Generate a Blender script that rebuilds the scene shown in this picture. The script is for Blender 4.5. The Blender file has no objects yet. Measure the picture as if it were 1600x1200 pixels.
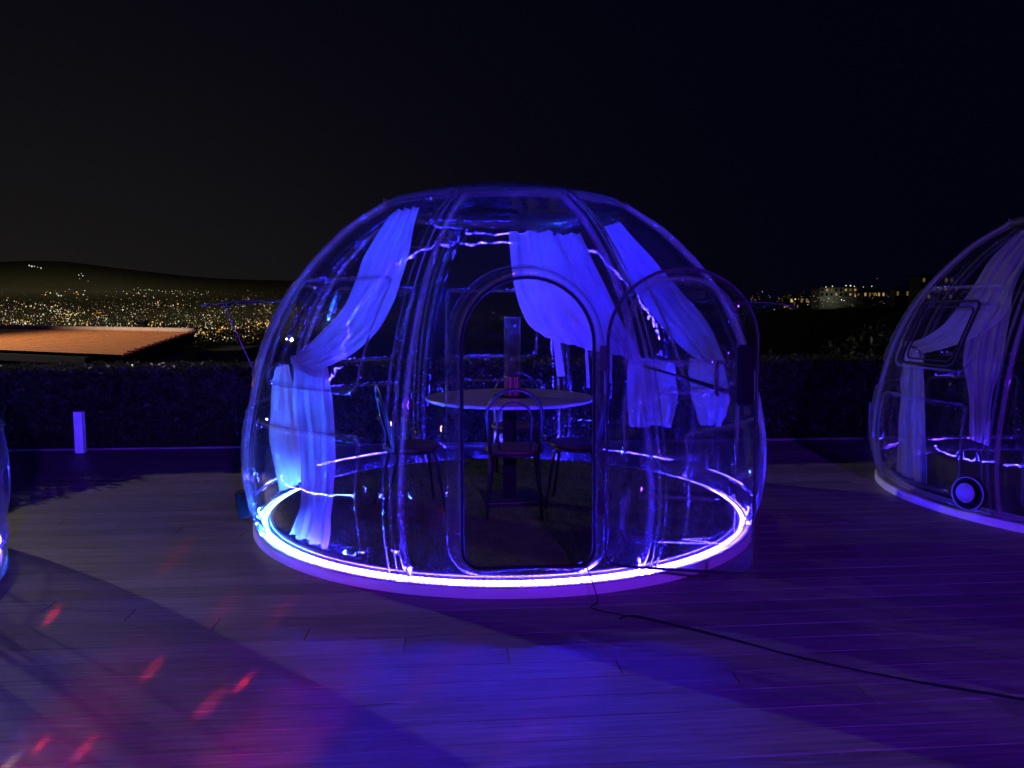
import bpy, bmesh, math, random
import numpy as np
from mathutils import Vector, Matrix, noise as mnoise
R = math.radians
random.seed(7); rng = np.random.default_rng(7)
S = bpy.context.scene
COL = S.collection

# ------------------------------------------------------------------ camera
cam_d = bpy.data.cameras.new('camera'); cam = bpy.data.objects.new('camera', cam_d); COL.objects.link(cam)
cam_d.sensor_width = 36.0; cam_d.lens = 27.045; cam_d.clip_start = 0.05; cam_d.clip_end = 60000
cam.location = (0, 0, 1.480); cam.rotation_euler = (R(90) - 0.09223, 0, 0)
S.camera = cam
S.render.engine = 'CYCLES'
S.view_settings.view_transform = 'Standard'; S.view_settings.look = 'None'
S.view_settings.exposure = 0.0; S.view_settings.gamma = 1.0; S.view_settings.use_curve_mapping = False
cy = S.cycles
cy.max_bounces = 8; cy.diffuse_bounces = 3; cy.glossy_bounces = 4; cy.transmission_bounces = 6
cy.transparent_max_bounces = 64; cy.caustics_reflective = False; cy.caustics_refractive = False
cy.sample_clamp_indirect = 4.0; cy.blur_glossy = 0.0
cy.use_denoising = True

# light levels kept together
LED_MAIN, LED_LEFT, LED_RIGHT = 1450.0, 1500.0, 220.0
FLOOD_W = 7200.0; WASH_W = 4300.0

# ------------------------------------------------------------------ night sky
W = bpy.data.worlds.new('World'); S.world = W; W.use_nodes = True
wn, wl = W.node_tree.nodes, W.node_tree.links
wn.clear()
def wnode(t, **k):
    n = wn.new(t)
    for a, b in k.items(): setattr(n, a, b)
    return n
geo = wnode('ShaderNodeTexCoord'); sep = wnode('ShaderNodeSeparateXYZ'); wl.new(geo.outputs['Generated'], sep.inputs[0])
def wmath(op, a, b=None):
    n = wnode('ShaderNodeMath', operation=op)
    for i, v in enumerate((a, b)):
        if v is None: continue
        if isinstance(v, (int, float)): n.inputs[i].default_value = v
        else: wl.new(v, n.inputs[i])
    return n.outputs[0]
# light pollution of the city: strongest low over the plain (towards -x, +y), fading with height and turning away
dotc = wmath('ADD', wmath('MULTIPLY', sep.outputs['X'], -0.62), wmath('MULTIPLY', sep.outputs['Y'], 0.78))
side = wmath('POWER', wmath('MAXIMUM', dotc, 0.0), 5.0)
low = wmath('POWER', 2.718, wmath('MULTIPLY', wmath('ABSOLUTE', sep.outputs['Z']), -3.2))
glow = wmath('MULTIPLY', side, low)
mixc = wnode('ShaderNodeMix', data_type='RGBA'); wl.new(glow, mixc.inputs['Factor'])
mixc.inputs['A'].default_value = (0.0007, 0.0007, 0.0046, 1)
mixc.inputs['B'].default_value = (0.0112, 0.0101, 0.0086, 1)
bg = wnode('ShaderNodeBackground'); bg.inputs['Strength'].default_value = 1.0
wl.new(mixc.outputs['Result'], bg.inputs['Color'])
wo = wnode('ShaderNodeOutputWorld'); wl.new(bg.outputs[0], wo.inputs[0])

# ------------------------------------------------------------------ material helpers
def mat(name):
    m = bpy.data.materials.new(name); m.use_nodes = True
    m.node_tree.nodes.clear()
    return m, NB(m)
class NB:
    def __init__(s, m): s.n = m.node_tree.nodes; s.l = m.node_tree.links
    def new(s, t, ins=None, **k):
        n = s.n.new(t)
        for a, b in k.items(): setattr(n, a, b)
        for a, v in (ins or {}).items():
            i = n.inputs[a]
            if hasattr(v, 'is_output'): s.l.new(v, i)
            else: i.default_value = v
        return n
    def math(s, op, a, b=0.0, clamp=False):
        return s.new('ShaderNodeMath', {0: a, 1: b}, operation=op, use_clamp=clamp).outputs[0]
    def mix(s, f, a, b):
        n = s.new('ShaderNodeMix', data_type='RGBA')
        for i, v in (('Factor', f), ('A', a), ('B', b)):
            if hasattr(v, 'is_output'): s.l.new(v, n.inputs[i])
            else: n.inputs[i].default_value = v if i == 'Factor' else (*v, 1) if len(v) == 3 else v
        return n.outputs['Result']
    def noise(s, scale, vec=None, detail=3.0, rough=0.55, dist=0.0):
        n = s.new('ShaderNodeTexNoise', {'Scale': scale, 'Detail': detail, 'Roughness': rough, 'Distortion': dist})
        if vec is not None: s.l.new(vec, n.inputs['Vector'])
        return n.outputs['Fac']
    def ramp(s, fac, stops):
        n = s.new('ShaderNodeValToRGB'); s.l.new(fac, n.inputs[0])
        e = n.color_ramp.elements
        while len(e) < len(stops): e.new(0.5)
        for k, (p, c) in enumerate(stops):
            e[k].position = p; e[k].color = (*c, 1) if len(c) == 3 else c
        return n.outputs['Color']
    def out(s, sh, vol=None):
        o = s.new('ShaderNodeOutputMaterial'); s.l.new(sh, o.inputs['Surface'])
    def obj(s): return s.new('ShaderNodeTexCoord').outputs['Object']
    def pos(s): return s.new('ShaderNodeNewGeometry').outputs['Position']
    def mapv(s, v, scale=(1, 1, 1), rot=(0, 0, 0)):
        return s.new('ShaderNodeMapping', {'Vector': v, 'Scale': scale, 'Rotation': rot}).outputs[0]
def bsdf(name, col, rough=0.5, metal=0.0, var=0.15, scale=8.0, bump=0.0, spec=0.5):
    m, b = mat(name)
    v = b.obj(); f = b.noise(scale, v)
    c = b.mix(f, tuple(x * (1 - var) for x in col), tuple(min(1, x * (1 + var)) for x in col))
    p = b.new('ShaderNodeBsdfPrincipled', {'Base Color': c, 'Roughness': rough, 'Metallic': metal, 'Specular IOR Level': spec})
    if bump:
        bp = b.new('ShaderNodeBump', {'Strength': bump, 'Distance': 0.01, 'Height': b.noise(scale * 6, v)})
        b.l.new(bp.outputs[0], p.inputs['Normal'])
    b.out(p.outputs[0]); return m
def emit(name, col, strength, sampled=True):
    m, b = mat(name)
    e = b.new('ShaderNodeEmission', {'Color': (*col, 1), 'Strength': strength}); b.out(e.outputs[0])
    if not sampled: m.cycles.emission_sampling = 'NONE'
    return m

# clear acrylic: thin sheet, Fresnel reflection, faint dust film, edge glow painted along the bends, slightly wavy surface
def acrylic(name, tint, dust, wave):
    m, b = mat(name)
    v = b.pos()
    face = b.new('ShaderNodeLayerWeight', {'Blend': 0.5}).outputs['Facing']
    fr = b.math('ADD', b.math('MULTIPLY', b.math('POWER', face, 4.6), 0.9), 0.045, True)
    h = b.math('ADD', b.noise(2.3, v, 2.0), b.math('MULTIPLY', b.noise(9.0, v, 2.0), 0.22))
    bp = b.new('ShaderNodeBump', {'Strength': wave, 'Distance': 0.05, 'Height': h})
    gl = b.new('ShaderNodeBsdfGlossy', {'Color': (1, 1, 1, 1), 'Roughness': 0.012, 'Normal': bp.outputs[0]}, distribution='GGX')
    tr = b.new('ShaderNodeBsdfTransparent', {'Color': (*tint, 1)})
    bend = b.new('ShaderNodeAttribute', attribute_name='bend').outputs['Fac']
    rf = b.new('ShaderNodeBsdfRefraction', {'Color': (.95, .95, .96, 1), 'IOR': 1.49, 'Roughness': 0.0})
    thru = b.new('ShaderNodeMixShader', {0: b.math('MULTIPLY', bend, 0.55, True), 1: tr.outputs[0], 2: rf.outputs[0]})
    m1 = b.new('ShaderNodeMixShader', {0: fr, 1: thru.outputs[0], 2: gl.outputs[0]})
    df = b.new('ShaderNodeBsdfDiffuse', {'Color': (.8, .8, .8, 1)})
    tl = b.new('ShaderNodeBsdfTranslucent', {'Color': (.8, .8, .8, 1)})
    d2 = b.new('ShaderNodeMixShader', {0: 0.5, 1: df.outputs[0], 2: tl.outputs[0]})
    sp = b.new('ShaderNodeSeparateXYZ', {0: v})
    lowz = b.math('MULTIPLY', b.math('SUBTRACT', 0.75, sp.outputs['Z'], True), 1.0, True)
    streak = b.noise(5.0, b.mapv(v, (1.6, 1.6, 0.35)), 5.0, 0.65)
    blot = b.math('MULTIPLY', b.math('SUBTRACT', streak, 0.42, True), 3.0, True)
    film_bend_glow = b.math('ADD', b.math('MULTIPLY', blot, b.math('ADD', b.math('MULTIPLY', lowz, 0.045), 0.002)), b.math('ADD', dust, b.math('MULTIPLY', b.math('POWER', bend, 2.0), 0.21)), True)  # smudge film, plus bends whitened to stand in for edge-lit lines
    m2 = b.new('ShaderNodeMixShader', {0: film_bend_glow, 1: m1.outputs[0], 2: d2.outputs[0]})
    b.out(m2.outputs[0]); return m
M_ACR = acrylic('clear_acrylic', (.85, .85, .87), 0.002, 0.10)
M_DOORACR = acrylic('door_acrylic', (.90, .90, .91), 0.002, 0.08)
M_BLACK = bsdf('black_rubber', (.007, .007, .008), 0.7, spec=.2)
M_DARKMETAL = bsdf('dark_metal', (.02, .019, .02), 0.38, 0.0)
M_RING = bsdf('cream_plastic', (.62, .58, .52), 0.45, var=.12, scale=5, bump=.15)
M_LIP = bsdf('aluminium_lip', (.55, .55, .57), 0.35, 0.6)
M_WHITE = bsdf('white_paint', (.72, .70, .68), 0.5, var=.1)
M_SEAT = bsdf('brown_seat', (.085, .045, .03), 0.5, var=.3, scale=14)
M_STEEL = bsdf('steel', (.45, .45, .46), 0.25, 1.0)

# gauze curtain
def gauze(name, see):
    m, b = mat(name)
    v = b.obj()
    see_f = b.math('ADD', b.math('MULTIPLY', b.noise(6, v), 0.25), see)
    c = b.mix(b.noise(3.5, v, 4), (.70, .69, .68), (.84, .83, .82))
    cr = b.math('ADD', b.noise(14, v, 5, 0.65, 0.6), b.math('MULTIPLY', b.noise(60, b.mapv(v, (1, 1, .3)), 3), 0.25))
    bp = b.new('ShaderNodeBump', {'Strength': 0.55, 'Distance': 0.02, 'Height': cr}).outputs[0]
    df = b.new('ShaderNodeBsdfDiffuse', {'Color': c, 'Normal': bp}); tl = b.new('ShaderNodeBsdfTranslucent', {'Color': c, 'Normal': bp})
    d = b.new('ShaderNodeMixShader', {0: 0.5, 1: df.outputs[0], 2: tl.outputs[0]})
    tr = b.new('ShaderNodeBsdfTransparent', {})
    s = b.new('ShaderNodeMixShader', {0: see_f, 1: d.outputs[0], 2: tr.outputs[0]})
    b.out(s.outputs[0]); return m
M_GAUZE = gauze('white_gauze', 0.14)
M_SHEER = gauze('sheer_gauze', 0.28)

# wood-plastic deck boards
def deck_mat():
    m, b = mat('grey_brown_deck_board')
    v = b.obj(); rnd = b.new('ShaderNodeObjectInfo').outputs['Random']
    off = b.new('ShaderNodeVectorMath', {0: v, 1: b.new('ShaderNodeCombineXYZ', {0: b.math('MULTIPLY', rnd, 37.0), 1: b.math('MULTIPLY', rnd, 11.0)}).outputs[0]}, operation='ADD').outputs[0]
    grain = b.noise(7.0, b.mapv(off, (0.30, 7, 1)), 8.0, 0.72, 0.5)
    fine = b.noise(40.0, b.mapv(off, (0.25, 6, 1)), 3.0, 0.6)
    base = b.ramp(grain, [(0.30, (.075, .066, .062)), (0.52, (.170, .152, .146)), (0.72, (.27, .245, .232))])
    tone = b.math('ADD', b.math('MULTIPLY', rnd, 0.42), 0.79)
    base = b.new('ShaderNodeVectorMath', {0: base, 1: b.new('ShaderNodeCombineXYZ', {0: tone, 1: tone, 2: tone}).outputs[0]}, operation='MULTIPLY').outputs[0]
    # scuffs and pale scratches in every direction
    sc = None
    p = b.pos()
    for k, (ang, s) in enumerate(((35, 2.1), (-52, 1.7), (78, 2.6))):
        q = b.mapv(p, (0.35 * s, 9 * s, 1), (0, 0, R(ang)))
        t = b.math('MULTIPLY', b.math('SUBTRACT', b.noise(2.0, q, 4.0, 0.6), 0.63, True), 9.0, True)
        sc = t if sc is None else b.math('MAXIMUM', sc, t)
    base = b.mix(b.math('MULTIPLY', sc, 0.6), base, (.40, .37, .35))
    ro = b.math('ADD', b.math('MULTIPLY', fine, 0.22), 0.34)
    bp = b.new('ShaderNodeBump', {'Strength': 0.7, 'Distance': 0.005, 'Height': b.math('ADD', grain, b.math('MULTIPLY', fine, 0.5))})
    pr = b.new('ShaderNodeBsdfPrincipled', {'Base Color': base, 'Roughness': ro, 'Normal': bp.outputs[0], 'Specular IOR Level': 0.45})
    b.out(pr.outputs[0]); return m
M_DECK = deck_mat()
M_GAP = bsdf('dark_subframe', (.02, .018, .016), 0.9)
def turf_mat():
    m, b = mat('artificial_turf')
    v = b.pos()
    c = b.ramp(b.noise(9, v, 5, 0.7), [(0.3, (.035, .06, .015)), (0.6, (.085, .12, .03)), (0.85, (.15, .16, .055))])
    b.out(b.new('ShaderNodeBsdfPrincipled', {'Base Color': c, 'Roughness': 0.8}).outputs[0]); return m
M_TURF = turf_mat()
def leaf_mat(name, a, c):
    m, b = mat(name)
    rnd = b.noise(23, b.pos(), 2)
    col = b.mix(rnd, a, c)
    pr = b.new('ShaderNodeBsdfPrincipled', {'Base Color': col, 'Roughness': 0.36, 'Specular IOR Level': 0.32})
    tl = b.new('ShaderNodeBsdfTranslucent', {'Color': col})
    s = b.new('ShaderNodeMixShader', {0: 0.35, 1: pr.outputs[0], 2: tl.outputs[0]})
    b.out(s.outputs[0]); return m
M_LEAF = leaf_mat('hedge_leaf', (.018, .03, .010), (.07, .08, .032))
M_TREELEAF = leaf_mat('tree_leaf', (.025, .04, .016), (.05, .065, .03))
M_BARK = bsdf('bark', (.07, .055, .04), 0.9)
M_SOIL = bsdf('night_land', (.13, .125, .09), 1.0, var=.5, scale=.02, spec=0.0)
M_HILL = bsdf('hill_scrub', (.03, .035, .02), 1.0, var=.5, scale=.05, spec=0.0)

# ------------------------------------------------------------------ mesh helpers
def mesh(name, v, f, smooth=False):
    me = bpy.data.meshes.new(name)
    me.from_pydata([tuple(map(float, p)) for p in v], [], [tuple(map(int, q)) for q in f])
    if smooth: me.polygons.foreach_set('use_smooth', [True] * len(me.polygons))
    me.update(); return me
def obj(name, me, m=None, parent=None, loc=None, rot=None):
    o = bpy.data.objects.new(name, me); COL.objects.link(o)
    if m is not None:
        if len(me.materials) == 0: me.materials.append(m)
    if parent is not None: o.parent = parent
    if loc is not None: o.location = loc
    if rot is not None: o.rotation_euler = rot
    return o
def tag(o, label=None, cat=None, group=None, kind=None):
    for k, v in (('label', label), ('category', cat), ('group', group), ('kind', kind)):
        if v: o[k] = v
    return o
def empty(name, loc, rz=0, label=None, cat=None, group=None):
    o = bpy.data.objects.new(name, None); COL.objects.link(o); o.location = loc; o.rotation_euler = (0, 0, rz)
    o.empty_display_size = 0.1
    return tag(o, label, cat, group)
class MB:
    def __init__(s): s.v = []; s.f = []
    def add(s, v, f):
        n = len(s.v); s.v += [tuple(p) for p in v]; s.f += [tuple(i + n for i in q) for q in f]; return s
    def box(s, c, d, rz=0.0):
        cx, cy_, cz = c; a, b, e = (x / 2 for x in d); co, si = math.cos(rz), math.sin(rz)
        P = [(x, y, z) for z in (-e, e) for x, y in ((-a, -b), (a, -b), (a, b), (-a, b))]
        return s.add([(cx + x * co - y * si, cy_ + x * si + y * co, cz + z) for x, y, z in P],
                     [(3, 2, 1, 0), (4, 5, 6, 7), (0, 1, 5, 4), (1, 2, 6, 5), (2, 3, 7, 6), (3, 0, 4, 7)])
    def tube(s, pts, r, n=8, closed=False, caps=True):
        P = [Vector(p) for p in pts]; k = len(P); rings = []
        rr = r if hasattr(r, '__len__') else [r] * k
        up = None
        for i in range(k):
            t = (P[(i + 1) % k] - P[i - 1]) if closed else (P[min(i + 1, k - 1)] - P[max(i - 1, 0)])
            if t.length < 1e-9: t = Vector((0, 0, 1))
            t.normalize()
            if up is None:
                up = t.orthogonal().normalized()
            up = (up - t * up.dot(t))
            up = up.normalized() if up.length > 1e-6 else t.orthogonal().normalized()
            b = t.cross(up)
            rings.append([P[i] + (up * math.cos(2 * math.pi * j / n) + b * math.sin(2 * math.pi * j / n)) * rr[i] for j in range(n)])
        v = [p for q in rings for p in q]; f = []
        for i in range(k if closed else k - 1):
            a, c = i * n, ((i + 1) % k) * n
            for j in range(n): f.append((a + j, a + (j + 1) % n, c + (j + 1) % n, c + j))
        if caps and not closed:
            f.append(tuple(range(n - 1, -1, -1))); f.append(tuple((k - 1) * n + j for j in range(n)))
        return s.add(v, f)
    def lathe(s, prof, n=96, a0=0.0, a1=2 * math.pi, c=(0, 0, 0), closed_prof=False):
        full = abs(a1 - a0 - 2 * math.pi) < 1e-6; m = n if full else n + 1; k = len(prof); v = []
        for i in range(m):
            a = a0 + (a1 - a0) * i / n
            for r, z in prof: v.append((c[0] + r * math.sin(a), c[1] - r * math.cos(a), c[2] + z))
        f = []
        for i in range(n):
            a, b = i * k, ((i + 1) % m) * k
            for j in range(k if closed_prof else k - 1):
                j2 = (j + 1) % k
                f.append((a + j, b + j, b + j2, a + j2))
        return s.add(v, f)
    def build(s, name, m=None, parent=None, smooth=False, loc=None, rot=None):
        return obj(name, mesh(name, s.v, s.f, smooth), m, parent, loc, rot)
def catmull(P, n):
    P = np.array(P, float); k = len(P)
    Q = np.vstack([2 * P[0] - P[1], P, 2 * P[-1] - P[-2]])
    out = []
    for t in np.linspace(0, k - 1, n):
        i = min(int(t), k - 2); u = t - i
        a, b, c, d = Q[i:i + 4]
        out.append(0.5 * (2 * b + (c - a) * u + (2 * a - 5 * b + 4 * c - d) * u * u + (3 * b - a - 3 * c + d) * u ** 3))
    return np.array(out)
def bevel(o, w, seg=2):
    md = o.modifiers.new('bevel', 'BEVEL'); md.width = w; md.segments = seg; md.limit_method = 'ANGLE'; return o

# ------------------------------------------------------------------ deck
YAW = R(4.8); CO, SI = math.cos(YAW), math.sin(YAW)
deck = empty('deck', (0, 0, 0)); tag(deck, 'grey brown board terrace under the clear domes', None, None, 'structure'); deck.rotation_euler = (0, 0, YAW)
BW, BL, GAP = 0.151, 4.28, 0.0026
def plank_geo(L, w=BW - GAP, h=0.025, ch=0.002):
    x0, x1 = 0, L; a = w / 2
    sec = [(-a, -h), (a, -h), (a, -ch), (a - ch, 0), (-a + ch, 0), (-a, -ch)]
    v = [(x0, y, z) for y, z in sec] + [(x1, y, z) for y, z in sec]
    # end chamfer
    v[3] = (x0 + ch, v[3][1], 0); v[4] = (x0 + ch, v[4][1], 0); v[9] = (x1 - ch, v[9][1], 0); v[10] = (x1 - ch, v[10][1], 0)
    f = [(i, (i + 1) % 6, 6 + (i + 1) % 6, 6 + i) for i in range(6)] + [(5, 4, 3, 2, 1, 0), (6, 7, 8, 9, 10, 11)]
    return v, [tuple(reversed(q)) for q in f]
plank_me = mesh('plank', *plank_geo(BL - GAP)); plank_me.materials.append(M_DECK)
UMIN, UMAX, VMIN, VMAX = -7.2, 10.5, -7.0, 8.52
rest = MB(); rest_edge = []
row = -40
while True:
    v = 3.66 - 0.151 * row
    if v < VMIN: break
    row += 1
    if v > VMAX: continue
    j0 = -1.11 + 0.455 * (row - 1)
    k0 = math.floor((UMIN - j0) / BL)
    u = j0 + k0 * BL
    while u < UMAX:
        a, b = max(u, UMIN), min(u + BL - GAP, UMAX)
        if b - a > 0.02:
            vis = False
            for t in np.linspace(a, b, 12):
                x, y = t * CO - v * SI, t * SI + v * CO
                if y > 2.2 and abs(x) < y * 0.70 + 0.15: vis = True
            if vis:
                full = abs((b - a) - (BL - GAP)) < 1e-4
                o = obj('plank', plank_me if full else mesh('plank', *plank_geo(b - a)), M_DECK, deck, (a, v, -0.0006 * random.random()))
                o.rotation_euler = (random.uniform(-.0025, .0025), 0, 0)
            else:
                pv, pf = plank_geo(b - a); rest.add([(p[0] + a, p[1] + v, p[2]) for p in pv], pf)
        u += BL
o = rest.build('outer_planks', M_DECK, deck); o['kind'] = 'stuff'
sub = MB().box(((UMIN + UMAX) / 2, (VMIN + VMAX) / 2, -0.09), (UMAX - UMIN - .06, VMAX - VMIN - .06, 0.12)); sub.build('deck_subframe', M_GAP, deck)
kerb = MB().box(((UMIN + UMAX) / 2, VMAX + 0.105, -0.05), (UMAX - UMIN, 0.05, 0.13)).box((UMIN - 0.03, 0.8, -0.05), (0.05, 15.4, 0.13))
kerb.build('edge_board', M_DECK, deck)

# ------------------------------------------------------------------ land, mountain, hill
def sstep(x): x = np.clip(x, 0, 1); return x * x * (3 - 2 * x)
def ground_z(az, r):
    """land height at azimuth az (deg, 0 = +y, + to the right) and distance r (m)"""
    z = np.interp(r, [0, 9.6, 14, 30, 80, 300, 1300, 3000, 5000, 9000, 12500, 18000, 30000],
                  [-.2, -.3, -3.2, -7, -14, -40, -44, -26, 0, 262, 330, 200, 0])
    ridge = sstep((az - 4) / 16)          # wooded hill on the right
    zr = np.interp(r, [0, 9.6, 14, 40, 90, 190, 300, 600, 30000], [-.2, -.3, -3.2, -6, -5, 3.0, 6.2, 3, -50])
    return z * (1 - ridge) + np.where(r < 2500, zr, zr) * ridge
def mountain_z(az):
    return 30 + 265 * np.exp(-((az + 32.5) / 7.0) ** 2) + 165 * np.exp(-((az + 26) / 9.5) ** 2) + 140 * np.exp(-((az + 12) / 9) ** 2)
azs = np.linspace(-180, 180, 241); rs_ = np.concatenate([[0.5, 9.4, 9.7], np.geomspace(11, 30000, 70)])
V = []; F = []
for a in azs[:-1]:
    for r in rs_:
        z = float(ground_z(a, r))
        if r > 9000 and a < 6: z += float(mountain_z(a) * sstep((r - 9000) / 3200) * (1 - sstep((r - 13500) / 8000)))
        z += (mnoise.noise((a * .35, math.log(r) * 5, 0)) * min(r * .006, 12) - (min(r * .008, 40) if r > 60 else 0)) if r > 12 else 0
        V.append((r * math.sin(R(a)), r * math.cos(R(a)), z - 0.0))
n = len(rs_); na = len(azs) - 1
for i in range(na):
    for j in range(n - 1):
        a, b = i * n, ((i + 1) % na) * n
        F.append((a + j, b + j, b + j + 1, a + j + 1))
land = obj('terrain', mesh('terrain', V, F, True), M_SOIL); tag(land, 'dark land falling from the terrace to the plain and the volcano', None, None, 'structure')

# ------------------------------------------------------------------ city lights of the plain
def city():
    pts = []
    def add(x, y, size, col):
        # a lamp on the plain seen at that bearing; its distance follows from the slope of the land
        az = math.degrees(math.atan((x - 800) / 1202.0))
        r = float(np.interp(y, [446, 452, 463, 478, 489, 497, 505, 517, 530, 545], [9800, 9000, 7600, 6200, 5000, 3600, 2700, 1900, 1350, 850]))
        r *= random.uniform(.97, 1.03)
        z = float(ground_z(min(az, 3), r)) + 5
        z = 1.48 - (y - 489) / 1202.0 * r
        pts.append((r * math.sin(R(az)), r * math.cos(R(az)), z, size * r / 1202.0, col))
    def colr():
        t = random.random()
        return 0 if t < .50 else 1 if t < .66 else 2 if t < .78 else 3
    clusters = [(random.uniform(-40, 440), random.triangular(452, 532, 520)) for _ in range(110)]
    for _ in range(1900):                                   # thin spread
        x = random.uniform(-80, 460); y = random.triangular(452, 536, 500)
        if y < 452 + max(0, (120 - x)) * .16 + abs(random.gauss(0, 5)): continue
        add(x, y, abs(random.gauss(0, .22)) + .08, colr())
    for _ in range(3600):
        x = random.uniform(-80, 500); y = random.triangular(456, 540, 500)
        add(x, y, random.uniform(.25, .6), 4)
    for cx, cy_ in clusters:
        for _ in range(random.randint(4, 16)):
            x, y = cx + random.gauss(0, 13), cy_ + random.gauss(0, 2.6)
            if y < 452 + max(0, (120 - x)) * .16: continue
            add(x, y, abs(random.gauss(0, .42)) + .14, colr())
    for (x0, y0, x1, y1, nn, s, c) in ((75, 498, 105, 493, 14, .55, 2), (100, 491, 135, 489, 14, .8, 1), (135, 488, 165, 488, 9, .8, 2), (40, 480, 60, 477, 6, .8, 0),
                                       (200, 478, 260, 474, 14, .6, 1), (330, 513, 440, 504, 26, .95, 2), (300, 519, 360, 514, 12, .9, 2), (150, 512, 250, 516, 22, .8, 0),
                                       (390, 500, 432, 508, 22, 1.1, 2), (210, 456, 330, 461, 26, .5, 3), (0, 505, 60, 500, 10, .8, 0), (60, 515, 140, 517, 12, .9, 1)):
        for k in range(nn):
            t = random.random(); add(x0 + (x1 - x0) * t + random.gauss(0, 2), y0 + (y1 - y0) * t + random.gauss(0, 1.4), s * random.uniform(.5, 1.25), c if random.random() < .75 else colr())
    for x, y, s in ((53, 427, 1.1), (57, 428, 1.3), (61, 428, .8), (71, 430, 1.0), (66, 429, .6), (129, 438, .8), (135, 439, .9), (133, 436, .5), (130, 443, .5), (143, 446, .4), (96, 466, 1.2), (100, 466, 1.1), (137, 459, .8)):
        add(x, max(y, 447) if False else y, s, 3)
    # through and beyond the dome
    for _ in range(230):
        x = 460 + abs(random.gauss(0, 70)); y = random.triangular(466, 530, 512)
        add(x, y, abs(random.gauss(0, .4)) + .15, colr())
    for _ in range(90):
        x = random.uniform(640, 1180); y = random.triangular(488, 500, 492); add(x, y, abs(random.gauss(0, .3)) + .1, colr())
    v = []; f = []; mi = []
    for x, y, z, s, c in pts:
        k = len(v); s = max(s, .3)
        v += [(x - s, y, z), (x + s, y, z), (x, y - s, z), (x, y + s, z), (x, y, z - s), (x, y, z + s)]
        for q in ((0, 2, 5), (2, 1, 5), (1, 3, 5), (3, 0, 5), (2, 0, 4), (1, 2, 4), (3, 1, 4), (0, 3, 4)):
            f.append(tuple(i + k for i in q)); mi.append(c)
    me = mesh('city_lights', v, f)
    for nm, c, s in (('lamp_warm_white', (1, .82, .45), 1.05), ('lamp_yellow', (1, .68, .18), 1.1), ('lamp_sodium', (1, .42, .08), 1.3), ('lamp_cool_white', (.9, 1, .8), .8), ('dim_town', (1, .8, .42), .07)):
        me.materials.append(emit(nm, c, s, False))
    me.polygons.foreach_set('material_index', mi); me.update()
    o = obj('city_lights', me); tag(o, 'thousands of warm lights of the city on the plain below the volcano', 'city lights', None, 'stuff')
city()

# ------------------------------------------------------------------ floodlight that casts the long shadows (stands left of the frame)
LP = Vector((-21.0, 18.0, 7.3))
lampost = empty('street_lamp', (LP.x, LP.y, float(ground_z(-41, 21.8)) - .1), 0, 'tall street lamp beyond the hedge outside the frame', 'street lamp')
hgt = LP.z - lampost.location.z
MB().tube([(0, 0, 0), (0, 0, hgt * .5), (0, 0, hgt + .25)], [.09, .07, .05], 10).build('pole', M_DARKMETAL, lampost, True)
MB().tube([(0, 0, hgt + .2), (.25, -.2, hgt + .3), (.55, -.45, hgt + .3)], .035, 8).build('arm', M_DARKMETAL, lampost, True)
MB().box((.35, -.28, hgt + .28), (.5, .22, .08), R(-40)).build('lamp_head', M_DARKMETAL, lampost)
ld = bpy.data.lights.new('lamp_light', 'SPOT'); ld.energy = FLOOD_W; ld.color = (1, .87, .76); ld.shadow_soft_size = 0.10
ld.spot_size = R(165); ld.spot_blend = 0.5
lo = bpy.data.objects.new('lamp_light', ld); COL.objects.link(lo); lo.parent = lampost; lo.location = (.35, -.28, hgt + .18)
lo.rotation_euler = (Vector((1.0, 4.5, 0)) - LP).to_track_quat('-Z', 'Y').to_euler()

# glow of the whole city on its own plain and on the volcano (bare point lights added high above it to lift the dark land)
for az, r, h in ((-42, 3800, 900), (-33, 5200, 1100), (-25, 4200, 1000), (-18, 5600, 1200), (-37, 8600, 1700), (-28, 9000, 1700)):
    l = bpy.data.lights.new('city_glow', 'POINT'); l.energy = (2.0e6 if r < 8000 else 3.2e6) * (h / 1000) ** 2; l.color = (1, .84, .52); l.shadow_soft_size = 0.0
    o = bpy.data.objects.new('city_glow', l); COL.objects.link(o); o.location = (r * math.sin(R(az)), r * math.cos(R(az)), h)

# ------------------------------------------------------------------ hedge
def leaves(n, sampler, size, name):
    P = np.array([sampler() for _ in range(n)])
    a = rng.normal(size=(n, 3)); a /= np.linalg.norm(a, axis=1)[:, None]
    b = rng.normal(size=(n, 3)); b -= a * (a * b).sum(1)[:, None]; b /= np.linalg.norm(b, axis=1)[:, None]
    s = (rng.uniform(.6, 1.25, n) * size)[:, None]
    c = np.cross(a, b) * s * .12
    v = np.stack([P - a * s, P + b * s * .48 + c, P + a * s, P - b * s * .48 + c], 1).reshape(-1, 3)
    i = np.arange(n)[:, None] * 4
    f = np.concatenate([i + [0, 1, 2], i + [0, 2, 3]], 0)
    return v, f
def hedge_seg(p0, p1, h0, h1, depth, n):
    p0, p1 = np.array(p0), np.array(p1); d = p1 - p0; L = np.hypot(*d); nn = np.array([-d[1], d[0]]) / L
    def smp():
        t = random.random(); k = random.random()
        h = h0 + (h1 - h0) * t + .035 * mnoise.noise((t * L * 2.2, 0, p0[0])) + .03 * mnoise.noise((t * L * 7, 3, 0))
        if k < .58: w, z = abs(random.gauss(0, .035)), random.random() ** .8 * h
        elif k < .9: w, z = random.random() * depth, h + random.gauss(0, .022)
        else: w, z = depth - abs(random.gauss(0, .03)), random.random() * h
        w += .05 * mnoise.noise((t * L * 3, z * 3, 1.7))
        q = p0 + d * t + nn * w
        return (q[0], q[1], z)
    return leaves(n, smp, .033, 'hedge')
def dp(u, v): return (u * CO - v * SI, u * SI + v * CO)
hv = []; hf = []
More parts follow.
